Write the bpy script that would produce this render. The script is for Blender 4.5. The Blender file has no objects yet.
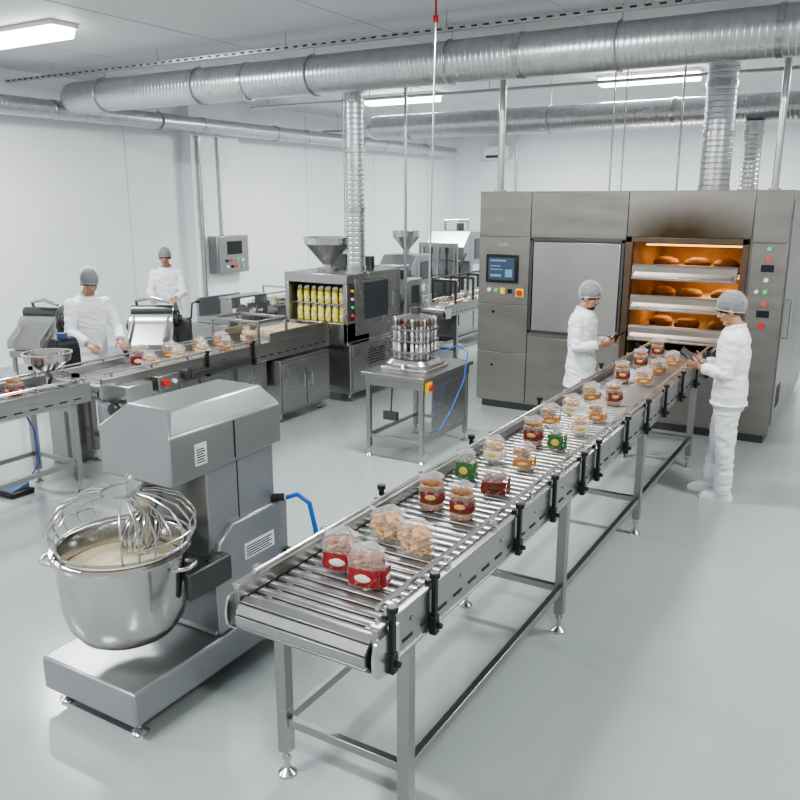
import bpy, math, random
from mathutils import Vector, Matrix, noise
random.seed(7)
SC=bpy.context.scene
COL=SC.collection
V=Vector
# ---------------------------------------------------------------- materials
MC={}
def M(name,col=(.5,.5,.5),rough=.5,metal=0.,var=.08,ns=6.,bump=0.,bsc=60.,st=(1,1,1),emit=0.,alpha=1.,rvar=0.,spec=.5):
    if name in MC: return MC[name]
    m=bpy.data.materials.new(name); m.use_nodes=True
    nt=m.node_tree; b=nt.nodes['Principled BSDF']; L=nt.links.new
    tc=nt.nodes.new('ShaderNodeTexCoord'); mp=nt.nodes.new('ShaderNodeMapping')
    mp.inputs['Scale'].default_value=st
    L(tc.outputs['Object'],mp.inputs['Vector'])
    n=nt.nodes.new('ShaderNodeTexNoise'); n.inputs['Scale'].default_value=ns; n.inputs['Detail'].default_value=4
    L(mp.outputs[0],n.inputs['Vector'])
    mx=nt.nodes.new('ShaderNodeMix'); mx.data_type='RGBA'
    mx.inputs[6].default_value=(*[c*(1-var) for c in col],1); mx.inputs[7].default_value=(*[min(1,c*(1+var)) for c in col],1)
    L(n.outputs['Fac'],mx.inputs[0]); L(mx.outputs[2],b.inputs['Base Color'])
    b.inputs['Roughness'].default_value=rough; b.inputs['Metallic'].default_value=metal
    b.inputs['Specular IOR Level'].default_value=spec
    if rvar:
        mr=nt.nodes.new('ShaderNodeMapRange'); mr.inputs[3].default_value=max(0,rough-rvar); mr.inputs[4].default_value=rough+rvar
        L(n.outputs['Fac'],mr.inputs[0]); L(mr.outputs[0],b.inputs['Roughness'])
    if bump:
        n2=nt.nodes.new('ShaderNodeTexNoise'); n2.inputs['Scale'].default_value=bsc; L(mp.outputs[0],n2.inputs['Vector'])
        bp=nt.nodes.new('ShaderNodeBump'); bp.inputs['Strength'].default_value=bump; bp.inputs['Distance'].default_value=.01
        L(n2.outputs['Fac'],bp.inputs['Height']); L(bp.outputs[0],b.inputs['Normal'])
    if emit:
        b.inputs['Emission Color'].default_value=(*col,1); b.inputs['Emission Strength'].default_value=emit
    if alpha<1: b.inputs['Alpha'].default_value=alpha
    MC[name]=m; return m
def duct_mat(name,axis,base=.60,scale=5.2):
    m=M(name,(base,base*1.01,base*1.03),.33,.9,.18,9.,rvar=.08)
    nt=m.node_tree; L=nt.links.new; b=nt.nodes['Principled BSDF']
    tc=[n for n in nt.nodes if n.type=='TEX_COORD'][0]
    w=nt.nodes.new('ShaderNodeTexWave'); w.bands_direction=axis; w.inputs['Scale'].default_value=scale; w.inputs['Distortion'].default_value=0
    L(tc.outputs['Object'],w.inputs['Vector'])
    r=nt.nodes.new('ShaderNodeValToRGB'); r.color_ramp.elements[0].position=.0; r.color_ramp.elements[1].position=.25
    L(w.outputs['Fac'],r.inputs[0])
    bp=nt.nodes.new('ShaderNodeBump'); bp.inputs['Strength'].default_value=.45; bp.inputs['Distance'].default_value=.008
    L(r.outputs[0],bp.inputs['Height']); L(bp.outputs[0],b.inputs['Normal'])
    return m
steel=M('brushed_steel',(.38,.375,.36),.30,.93,.09,5.,.02,30.,(1,1,14),rvar=.06)
steelX=M('brushed_steel_door',(.42,.415,.40),.28,.93,.06,3.,rvar=.04)
ovsteel=M('oven_steel',(.335,.32,.295),.33,.92,.15,2.2,.03,30.,(1,1,5),rvar=.08)
steelL=M('light_steel',(.56,.56,.55),.24,.95,.08,8.,rvar=.06)
steelD=M('dark_steel',(.12,.12,.12),.4,.85,.1,8.)
painted=M('grey_painted_steel',(.34,.35,.355),.32,.70,.05,4.,rvar=.05)
polish=M('polished_steel',(.56,.55,.52),.16,1.,.05,4.,rvar=.05)
black=M('black_plastic',(.010,.010,.012),.4,0,.1)
dark=M('dark_recess',(.02,.02,.022),.6,.2,.1)
white=M('white_plastic',(.8,.8,.8),.45,0,.04)
red=M('red_plastic',(.6,.03,.02),.35)
yellow=M('yellow_plastic',(.85,.6,.04),.4)
blue=M('blue_rubber',(.015,.12,.50),.4)
redG=M('red_lamp_lens',(.8,.03,.02),.3,emit=.5)
greenG=M('green_lamp_lens',(.05,.5,.2),.3,emit=.4)
glass=M('clear_polycarbonate',(.8,.85,.87),.08,0,.02,alpha=.12)
glassD=M('smoked_glass',(.05,.06,.07),.08,0,.05)
film=M('clear_packing_film',(.93,.93,.93),.10,0,.02,bump=1.,bsc=38,alpha=.15,spec=1.)
filmT=M('crimped_film',(.9,.9,.9),.15,0,.05,bump=.9,bsc=60,alpha=.34,spec=1.)
ductX=duct_mat('galvanised_duct_x','X'); ductY=duct_mat('galvanised_duct_y','Y'); ductZ=duct_mat('galvanised_duct_z','Z')
rod_m=M('zinc_rod',(.5,.5,.5),.4,.8)
skinA=M('skin_olive',(.47,.26,.165),.5,0,.05,10.); skinB=M('skin_warm',(.38,.21,.135),.5,0,.05,10.)
cloth=M('white_cotton',(.80,.81,.83),.85,0,.03,9.,.2,40.)
cloth2=M('white_trouser_cotton',(.74,.75,.77),.85,0,.03,9.,.2,40.)
net=M('hairnet_mesh',(.85,.87,.9),.8,0,.1,70.,alpha=.24)
hair=M('dark_hair',(.03,.022,.018),.7,0,.2,60.)
# ---------------------------------------------------------------- mesh builder
class B:
    def __init__(s): s.v=[];s.f=[];s.m=[];s.mi=0;s.xf=None
    def add(s,vs,fs):
        o=len(s.v)
        for p in vs:
            p=V(p); s.v.append(s.xf@p if s.xf else p)
        for f in fs: s.f.append([i+o for i in f]); s.m.append(s.mi)
        return s
    def box(s,x0,y0,z0,x1,y1,z1):
        x0,x1=sorted((x0,x1));y0,y1=sorted((y0,y1));z0,z1=sorted((z0,z1))
        return s.add([(x0,y0,z0),(x1,y0,z0),(x1,y1,z0),(x0,y1,z0),(x0,y0,z1),(x1,y0,z1),(x1,y1,z1),(x0,y1,z1)],
          [(0,3,2,1),(4,5,6,7),(0,1,5,4),(1,2,6,5),(2,3,7,6),(3,0,4,7)])
    def cb(s,c,d,rot=None):
        old=s.xf; s.xf=(old or Matrix.Identity(4))@Matrix.Translation(c)@((rot or Matrix.Identity(3)).to_4x4())
        s.box(-d[0]/2,-d[1]/2,-d[2]/2,d[0]/2,d[1]/2,d[2]/2); s.xf=old; return s
    def prism(s,poly,axis,a,b):
        def P(p,t):
            return (t,p[0],p[1]) if axis=='x' else ((p[1],t,p[0]) if axis=='y' else (p[0],p[1],t))
        n=len(poly); vs=[P(p,a) for p in poly]+[P(p,b) for p in poly]
        fs=[tuple(range(n-1,-1,-1)),tuple(range(n,2*n))]+[(i,(i+1)%n,n+(i+1)%n,n+i) for i in range(n)]
        return s.add(vs,fs)
    def tube(s,pts,r,n=8,closed=False,sc=(1,1)):
        pts=[V(p) for p in pts]; k=len(pts)
        rr=r if isinstance(r,(list,tuple)) else [r]*k
        vs=[];nn=None
        for i in range(k):
            if closed: t=pts[(i+1)%k]-pts[i-1]
            else: t=pts[min(i+1,k-1)]-pts[max(i-1,0)]
            t.normalize()
            if nn is None:
                a=V((0,0,1)) if abs(t.z)<.9 else V((1,0,0))
                nn=(a-t*a.dot(t)).normalized()
            else:
                nn=(nn-t*nn.dot(t)).normalized()
            bb=t.cross(nn)
            for j in range(n):
                a=2*math.pi*j/n
                vs.append(pts[i]+(nn*math.cos(a)*sc[0]+bb*math.sin(a)*sc[1])*rr[i])
        fs=[]
        for i in range(k if closed else k-1):
            for j in range(n):
                i2=(i+1)%k
                fs.append((i*n+j,i*n+(j+1)%n,i2*n+(j+1)%n,i2*n+j))
        if not closed:
            fs.append(tuple(range(n-1,-1,-1))); fs.append(tuple((k-1)*n+j for j in range(n)))
        return s.add(vs,fs)
    def cyl(s,p0,p1,r0,r1=None,n=20): return s.tube([p0,p1],[r0,r0 if r1 is None else r1],n)
    def lathe(s,prof,c=(0,0,0),n=32,sx=1,sy=1):
        c=V(c);vs=[]
        for r,z in prof:
            for j in range(n):
                a=2*math.pi*j/n; vs.append((c.x+r*math.cos(a)*sx,c.y+r*math.sin(a)*sy,c.z+z))
        k=len(prof);fs=[]
        for i in range(k-1):
            for j in range(n): fs.append((i*n+j,i*n+(j+1)%n,(i+1)*n+(j+1)%n,(i+1)*n+j))
        fs.append(tuple(range(n-1,-1,-1))); fs.append(tuple((k-1)*n+j for j in range(n)))
        return s.add(vs,fs)
    def ell(s,c,r,rot=None,n=16,m=10,a0=-90,a1=90):
        old=s.xf; s.xf=(old or Matrix.Identity(4))@Matrix.Translation(c)@((rot or Matrix.Identity(3)).to_4x4())@Matrix.Diagonal((r[0],r[1],r[2],1))
        pr=[]
        for i in range(m+1):
            a=math.radians(a0+(a1-a0)*i/m); pr.append((max(math.cos(a),.02),math.sin(a)))
        s.lathe(pr,n=n); s.xf=old; return s
    def rings(s,rs,n=28,p=2.0):
        vs=[]
        for cx,cy,z,rx,ry in rs:
            for j in range(n):
                a=2*math.pi*j/n; ca,sa=math.cos(a),math.sin(a)
                vs.append((cx+rx*math.copysign(abs(ca)**(2/p),ca),cy+ry*math.copysign(abs(sa)**(2/p),sa),z))
        k=len(rs);fs=[]
        for i in range(k-1):
            for j in range(n): fs.append((i*n+j,i*n+(j+1)%n,(i+1)*n+(j+1)%n,(i+1)*n+j))
        fs.append(tuple(range(n-1,-1,-1))); fs.append(tuple((k-1)*n+j for j in range(n)))
        return s.add(vs,fs)
OFF={}
def mk(name,b,mats,parent=None,label=None,bevel=0,sm=38):
    off=OFF.get(parent.name,V((0,0,0))) if parent else V((0,0,0))
    me=bpy.data.meshes.new(name)
    me.from_pydata([tuple(p-off) for p in b.v],[],b.f)
    if not isinstance(mats,(list,tuple)): mats=[mats]
    for m in mats: me.materials.append(m)
    me.polygons.foreach_set('material_index',b.m)
    me.polygons.foreach_set('use_smooth',[True]*len(b.f))
    me.set_sharp_from_angle(angle=math.radians(sm))
    me.update()
    o=bpy.data.objects.new(name,me); COL.objects.link(o)
    if parent: o.parent=parent; OFF[o.name]=off
    if label: o['label']=label
    if bevel:
        md=o.modifiers.new('bevel','BEVEL'); md.width=bevel; md.segments=2; md.limit_method='ANGLE'; md.angle_limit=math.radians(40)
    return o
def thing(name,label,cat,loc,rz=0,group=None,local=False):
    o=bpy.data.objects.new(name,None); COL.objects.link(o); o.empty_display_size=.1
    o.location=loc; o.rotation_euler=(0,0,rz)
    o['label']=label; o['category']=cat
    if group: o['group']=group
    OFF[o.name]=V((0,0,0)) if local else V(loc)
    return o
def solo(name,b,mats,label,cat,bevel=0,group=None,sm=38):
    o=mk(name,b,mats,None,label,bevel,sm); o['category']=cat
    if group: o['group']=group
    return o
def dup(o,loc=None,rz=None,label=None,scale=None,parent=None):
    n=o.copy(); COL.objects.link(n)
    if parent is not None: n.parent=parent
    if loc is not None: n.location=loc
    if rz is not None: n.rotation_euler=(0,0,rz)
    if scale: n.scale=scale if isinstance(scale,tuple) else (scale,)*3
    if label: n['label']=label
    for c in o.children: dup(c,parent=n)
    return n
def struct(name,b,mat,**k):
    o=mk(name,b,mat,**k); o['kind']='structure'; return o
# ---------------------------------------------------------------- room shell
XL,YB,ZC=-11.,21.5,4.3
PX=XL+.25
floor_m=M('epoxy_floor',(.375,.41,.405),.17,0,.035,.7,rvar=.06,spec=.65)
wall_m=M('white_wall_panel',(.84,.86,.875),.5,0,.02,.6)
ceil_m=M('ceiling_panel',(.64,.66,.675),.55,0,.04,.4)
trim_m=M('wall_cove',(.6,.62,.63),.4)
struct('floor',B().box(XL,-4,-.1,5,YB,0),floor_m)
struct('ceiling',B().box(XL,-4,ZC,5,YB,ZC+.1),ceil_m)
struct('wall_left',B().box(XL-.1,-4,-.1,XL,YB,ZC+.1),wall_m)
struct('wall_back',B().box(XL,YB,-.1,5,YB+.1,ZC+.1),wall_m)
struct('baseboard_left',B().box(XL,-4,0,XL+.04,YB,.12),trim_m)
struct('baseboard_back',B().box(XL,YB-.04,0,5,YB,.12),trim_m)
b=B()
for y in (1.5,4.2,6.9,9.6,14.5,17.2,19.9): b.box(XL,y,.12,XL+.006,y+.012,ZC)
struct('trim_1',b,M('panel_joint',(.6,.62,.64),.5))
b=B()
for x in (-9,-7,-5,-3,-1,1,3): b.box(x,-4,ZC-.006,x+.015,YB,ZC)
struct('trim_2',b,MC['panel_joint'])
struct('trim_3',B().box(XL,10.85,0,PX,12.1,ZC),wall_m)
# ---------------------------------------------------------------- lamps
lamp_e=M('fluorescent_tube',(1.,1.,1.),.5,emit=14.)
def lamp(x,y,first=None,mk_mesh=True):
    if mk_mesh:
        if first is None:
            r=thing('ceiling_lamp','long white fluorescent batten lamp fixed to ceiling','lamp',(0,0,ZC),group='fluorescent ceiling lamps',local=True)
            mk('lamp_housing',B().box(-.74,-.17,-.05,.74,.17,0),white,r,bevel=.01)
            mk('lamp_tube',B().prism([(-.15,-.05),(-.12,-.15),(.12,-.15),(.15,-.05)],'x',-.71,.71),lamp_e,r,bevel=.015)
            first=r; r.location=(x,y,ZC)
        else: dup(first,(x,y,ZC))
    ld=bpy.data.lights.new('lamp_light','AREA'); ld.shape='RECTANGLE'; ld.size=1.4; ld.size_y=.25; ld.energy=170; ld.color=(.975,.99,1)
    lo=bpy.data.objects.new('lamp_light',ld); COL.objects.link(lo); lo.location=(x,y,ZC-.17)
    return first
L1=lamp(-8.35,6.0)
lamp(-7.65,12.9,L1); lamp(-3.3,12.6,L1)
for x,y in ((-3.3,6.0),(1.2,6.),(1.,12.6),(-8.,0.),(-3.3,0.),(1.2,0.),(-7.6,18.5),(-3.3,18.5)): lamp(x,y,None,False)
# ---------------------------------------------------------------- ducts
def duct(name,label,p0,p1,r,mat,joints=(),hang=(),n=36,dome=0):
    root=thing(name,label,'duct',p0)
    p0=V(p0);p1=V(p1);d=(p1-p0).normalized()
    pts=[p0,p1]; rr=[r,r]
    if dome: pts=[p0,p0+d*.03,p0+d*.09,p0+d*.17,p1]; rr=[r*.55,r*.78,r*.94,r,r]
    mk('duct_pipe',B().tube(pts,rr,n),mat,root)
    for j in joints:
        c=p0+d*j; mk('duct_collar',B().cyl(c-d*.03,c+d*.03,r+.010,n=n),steelL,root,bevel=.004)
    for j in hang:
        c=p0+d*j; bb=B(); a=V((0,0,1)); s=d.cross(a)
        ring=[c+(a*math.cos(t)+s*math.sin(t))*(r+.012) for t in [2*math.pi*i/28 for i in range(28)]]
        bb.tube(ring,.009,6,True); bb.tube([c+a*(r+.005),V((c.x,c.y,ZC))],.007,6)
        mk('duct_hanger',bb,rod_m,root)
    return root
duct('ventilation_duct','large galvanised spiral ventilation duct hung below ceiling',(-10.42,8.15,3.92),(3.5,8.15,3.92),.215,ductX,joints=(3.4,7.0,9.4,11.6),hang=(.8,2.6,4.4,6.2,8.,9.8,11.6),dome=1)
duct('ventilation_duct','galvanised spiral duct with rounded end near rear wall',(-7.75,12.,3.67),(4,12.,3.67),.19,ductX,joints=(2.5,5.,7.6),hang=(.8,3.2,5.6,8),dome=1)
duct('ventilation_duct','slim galvanised duct running along the white side wall',(-10.60,-2,3.77),(-10.60,20.6,3.77),.13,ductY,joints=(7,10,13,16,19),hang=(6,9,12,15,18,21))
duct('exhaust_duct','vertical galvanised exhaust duct rising from filling machine',(-5.72,8.52,1.636),(-5.72,8.52,3.80),.115,ductZ,joints=(.04,.75,1.45))
duct('exhaust_duct','wide vertical galvanised exhaust duct on oven roof',(-1.80,10.,2.6),(-1.80,10.,ZC),.165,ductZ,joints=(.03,.62,1.15))
duct('exhaust_duct','narrow vertical galvanised exhaust duct behind the wide one',(-1.70,11.85,2.6),(-1.70,11.85,3.50),.12,ductZ,joints=(.03,.75))
r=thing('cable_tray','perforated metal cable tray under ceiling','cable tray',(-11,7.6,4.12))
b=B(); b.box(-11,7.57,4.11,3,7.63,4.115); b.box(-11,7.565,4.11,3,7.57,4.15); b.box(-11,7.63,4.11,3,7.635,4.15); b.mi=1
for i in range(110): b.box(-10.95+i*.127,7.564,4.122,-10.95+i*.127+.06,7.566,4.138)
mk('tray_channel',b,[steelL,dark],r)
for x in range(-10,3,2): mk('tray_hanger',B().cyl((x,7.6,4.115),(x,7.6,ZC),.006,n=6),rod_m,r)
for (y,z,x0,x1) in ((11.,4.0,-9.5,3.),(15.0,3.95,-10.9,3.)):
    b=B(); b.tube([(x0,y,z),(x1,y,z)],.022,8); b.tube([(x0,y+.036,z),(x1,y+.036,z)],.014,8)
    for i in range(6): b.cyl((x0+.4+i*2,y,z),(x0+.4+i*2,y,ZC),.006,n=6)
    solo('conduit_pipe',b,rod_m,'thin zinc conduit pipes hung under ceiling','pipe')
def post(x,y,z0,z1,r,label='slim vertical steel supply pipe reaching the ceiling',m=None,name='supply_pipe'):
    b=B(); b.cyl((x,y,z0),(x,y,z1),r,n=12); b.cyl((x,y,z0),(x,y,z0+.02),r*1.8,n=12); b.cyl((x,y,z1-.02),(x,y,z1),r*1.8,n=12)
    solo(name,b,m or steelL,label,'pipe')
post(-4.06,9.15,2.6,ZC,.04); post(-1.07,9.25,2.6,ZC,.035); post(-3.38,11.25,2.6,ZC,.012); post(-3.25,11.35,2.6,ZC,.01); post(-2.5,11.3,2.6,ZC,.015)
post(-5.55,9.45,0,ZC,.02); post(-6.35,9.2,1.625,ZC,.008); post(-6.15,9.2,1.625,ZC,.008)
post(PX+.04,11.0,0,3.6,.03,'slim vertical conduit fixed to the wall pillar'); post(PX+.03,11.5,1.86,3.6,.02,'slim vertical conduit fixed to the wall pillar'); post(-9.0,21.3,0,ZC,.03)
r=thing('hanging_cable','thin cable with red hook dropping to table machine','cable',(-3.82,7.05,1.48))
mk('cable_line',B().cyl((-3.84,7.0,1.48),(-3.82,7.05,4.1),.009,n=8),steelL,r)
mk('hook',B().cyl((-3.82,7.05,4.08),(-3.82,7.05,4.14),.024,n=10).cyl((-3.82,7.05,4.14),(-3.82,7.05,ZC),.010,n=8),red,r)
r=thing('air_conditioner','small white wall air unit high on rear wall','air conditioner',(-9.6,21.3,3.75))
mk('casing',B().box(-9.95,21.15,3.6,-9.2,21.5,3.95),white,r,bevel=.03)
mk('vent',B().box(-9.85,21.14,3.63,-9.3,21.15,3.7),steelD,r)
# ---------------------------------------------------------------- generic helpers
def foot_mesh(x,y,h=.12):
    b=B(); b.lathe([(.042,0),(.042,.012),(.02,.03),(.013,.035),(.013,h)],(x,y,0),16); b.cyl((x,y,h*.62),(x,y,h*.75),.022,n=6); return b
def leg(parent,x,y,ztop,s=.045,z0=.1,mat=None):
    lg=mk('leg',B().box(x-s/2,y-s/2,z0,x+s/2,y+s/2,ztop),mat or steel,parent,bevel=.004)
    mk('foot',foot_mesh(x,y,z0+.01),steelL,lg)
    return lg
def px(parent,name,x,y0,z0,y1,z1,mat,th=.012,bev=.003,label=None):
    return mk(name,B().box(x,y0,z0,x+th,y1,z1),mat,parent,label,bevel=bev)
def py(parent,name,y,x0,z0,x1,z1,mat,th=.012,bev=.003,label=None):
    return mk(name,B().box(x0,y-th,z0,x1,y,z1),mat,parent,label,bevel=bev)
def btn_y(parent,x,y,z,r,mat,name='button'):
    return mk(name,B().cyl((x,y,z),(x,y-.02,z),r,n=16),mat,parent)
def btn_x(parent,x,y,z,r,mat,name='button'):
    return mk(name,B().cyl((x,y,z),(x+.025,y,z),r,n=16),mat,parent)
# ---------------------------------------------------------------- conveyors
def conveyor(root,x0,x1,y0,y1,zb,legs,clR=(),clL=(),pitch=.056,side=.10,rail=.10):
    w=.028
    for x in (x0,x1-w):
        b=B(); b.box(x,y0+.03,zb-side,x+w,y1,zb+rail*.55)
        b.box(x-.008,y0+.03,zb+rail*.55,x+w+.008,y1,zb+rail*.55+.012)
        b.box(x-.008,y0+.03,zb-side,x+w+.008,y1,zb-side+.01)
        o=x-.004 if x==x0 else x+w
        b.mi=1
        for i in range(int((y1-y0)/.14)):
            yy=y0+.20+i*.14
            if yy+.09<y1: b.box(o,yy,zb-side*.62,o+.004,yy+.075,zb-side*.62+.012)
        for i in range(int((y1-y0)/.42)):
            yy=y0+.27+i*.42; b.mi=0; b.cyl((o,yy,zb-.005),(o+.006,yy,zb-.005),.011,n=8)
        mk('side_rail',b,[steel,dark],root,bevel=.003)
        pl=[(y0+.16,zb-side*1.25),(y0+.16,zb+.03)]+[((-.035)*math.cos(a)+y0+.02,zb-.05+.075*math.sin(a)) for a in [math.radians(80-20*i) for i in range(9)]]
        mk('bearing_plate',B().prism(pl[::-1],'x',x-.012 if x==x0 else x+w,x if x==x0 else x+w+.012),steelL,root)
        gx=x+(.05 if x==x0 else -.02)
        b=B().tube([(gx,y0+.1,zb+rail),(gx,y1,zb+rail)],.011,8)
        k=int((y1-y0)/.45)
        for i in range(k+1):
            yy=y0+.15+i*(y1-y0-.2)/k
            b.box(min(gx,x+w/2),yy-.01,zb+rail-.006,max(gx,x+w/2),yy+.01,zb+rail+.006); b.box(x+w/2-.006,yy-.01,zb,x+w/2+.006,yy+.01,zb+rail)
        mk('guide_rail',b,steelL,root)
    xa,xb=x0+w+.006,x1-w-.006
    b=B(); rr=.062; n=int((y1-y0-rr*1.0)/pitch)
    for i in range(n):
        yy=y0+rr+i*pitch
        b.prism([(yy,zb-.016),(yy+pitch*.80,zb-.016),(yy+pitch*.80,zb-.004),(yy+pitch*.72,zb),(yy+pitch*.08,zb),(yy,zb-.004)],'x',xa,xb)
        for q in (xa+.05,xb-.08): b.box(q,yy+pitch*.78,zb-.016,q+.03,yy+pitch,zb-.006)
    for i in range(5):
        a=math.radians(14+i*40)
        b.cb(((xa+xb)/2,y0+rr-math.sin(a)*rr,zb-rr+math.cos(a)*rr),(xb-xa,.040,.014),Matrix.Rotation(a,3,'X'))
    mk('belt',b,M('belt_slat',(.38,.38,.375),.30,.85,.12,8.,rvar=.06),root,bevel=.002)
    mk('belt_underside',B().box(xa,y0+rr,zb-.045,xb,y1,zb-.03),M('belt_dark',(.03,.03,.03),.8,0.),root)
    mk('drive_roller',B().cyl((xa,y0+rr,zb-rr),(xb,y0+rr,zb-rr),rr-.012,n=24),steelD,root)
    for y in legs:
        for x in (x0+.03,x1-.03): leg(root,x,y,zb-side,.055,.12)
        mk('crossbar',B().box(x0+.05,y-.018,.26,x1-.05,y+.018,.30),steel,root,bevel=.003)
        mk('crossbar',B().box(x0+.05,y-.018,zb-side-.07,x1-.05,y+.018,zb-side-.03),steel,root,bevel=.003)
    if len(legs)>1:
        for x in (x0+.03,x1-.03): mk('stretcher_beam',B().box(x-.018,legs[0]+.02,.26,x+.018,legs[-1]-.02,.30),steel,root,bevel=.003)
    for xs,ys,sgn in ((x1,clR,1),(x0,clL,-1)):
        for y in ys:
            b=B(); xx=xs+sgn*.018
            b.box(xx-.010,y-.013,zb-.11,xx+.010,y+.013,zb+.10); b.cyl((xx,y,zb+.10),(xx,y,zb+.125),.022,n=14)
            b.box(xx-.015,y-.019,zb-.14,xx+.015,y+.019,zb-.06); b.cyl((xx,y,zb-.10),(xx+sgn*.035,y,zb-.10),.012,n=10)
            b.box(xx-.03*sgn-.012,y-.010,zb+.06,xx-.03*sgn+.012,y+.010,zb+.085)
            mk('rail_clamp',b,black,root,bevel=.004,label='black plastic rail clamp')
ZB=.965
mc=thing('conveyor_belt','long stainless slatted conveyor carrying packaged snacks from oven','conveyor',(-1.72,5.5,0))
conveyor(mc,-2.06,-1.385,2.14,8.68,ZB,(2.42,4.22,5.92,7.78),clR=(2.24,2.56,3.42,3.90,4.38,4.66,5.3,5.85,6.4,7.0,7.6,8.1),clL=(3.3,4.35,5.5,7.0,8.2),pitch=.066,side=.125)
mk('drive_box',B().box(-1.92,2.32,.76,-1.75,2.40,.83),steelD,mc,bevel=.005)
# ---------------------------------------------------------------- snack packs
def pouch(w,d,h,n=32,seed=1):
    b=B(); rs=[]
    ks=((0,.80,.80),(.02,.93,.92),(.12,1,1),(.30,1.03,1.03),(.50,1.0,1.02),(.66,.97,.88),(.76,.95,.60),(.84,.90,.22),(.88,.90,.06),(.93,.96,.05),(.995,1.0,.04),(1,1.0,.04))
    for z,k,kd in ks: rs.append((0,0,h*z,w/2*k,d/2*kd))
    b.rings(rs,n,3.2)
    for i,v in enumerate(b.v):
        v.x+=.005*math.sin(v.z*95+v.y*70+seed); v.y+=.005*math.sin(v.x*120+v.z*60+seed)
        if v.z>h*.8: v.y+=.012*math.sin(v.x*40+seed); v.z+=.008*math.sin(v.x*55+seed)
    for k,f in enumerate(b.f): b.m[k]=1 if sum(b.v[i].z for i in f)/len(f)>h*.85 else 0
    return b
def cookies(w,d,h,rad,cnt,mats,square=False):
    b=B(); rnd=random.Random(int(w*1000+cnt))
    for i in range(cnt):
        b.mi=rnd.randrange(len(mats))
        R=Matrix.Rotation(rnd.uniform(-.7,.7),3,'X')@Matrix.Rotation(rnd.uniform(-.7,.7),3,'Y')@Matrix.Rotation(rnd.uniform(-1,1),3,'Z')
        c=(rnd.uniform(-w/2+rad,w/2-rad),rnd.uniform(-d/2+rad,d/2-rad),.018+rnd.random()*(h-.032))
        if square: b.cb(c,(rad*1.7,rad*1.7,rad*.45),R)
        else: b.ell(c,(rad,rad,rad*.42),R,n=10,m=6)
    return b
cr=M('cracker_tan',(.50,.26,.08),.7,0,.25,40.,.5,80.); cr2=M('cracker_golden',(.66,.39,.13),.7,0,.25,40.,.5,80.)
ch=M('chocolate_biscuit',(.10,.035,.015),.6,0,.3,50.,.5,80.); cream=M('cream_wafer',(.68,.49,.24),.7,0,.15,50.,.3)
brn=M('baked_brown',(.25,.10,.03),.7,0,.3,40.,.5,80.); redf=M('red_print_film',(.28,.022,.022),.3,0,.3,60.); grnf=M('green_print_film',(.04,.15,.045),.3,0,.3,60.)
wf=M('white_print_film',(.72,.69,.60),.35,0,.1,30.); orf=M('orange_print_film',(.50,.20,.05),.35,0,.2,40.); mar=M('maroon_print_film',(.17,.025,.018),.35,0,.3,40.); ylf=M('yellow_print_film',(.68,.46,.08),.35,0,.15,30.)
GRP='packaged snacks on the conveyor'
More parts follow.
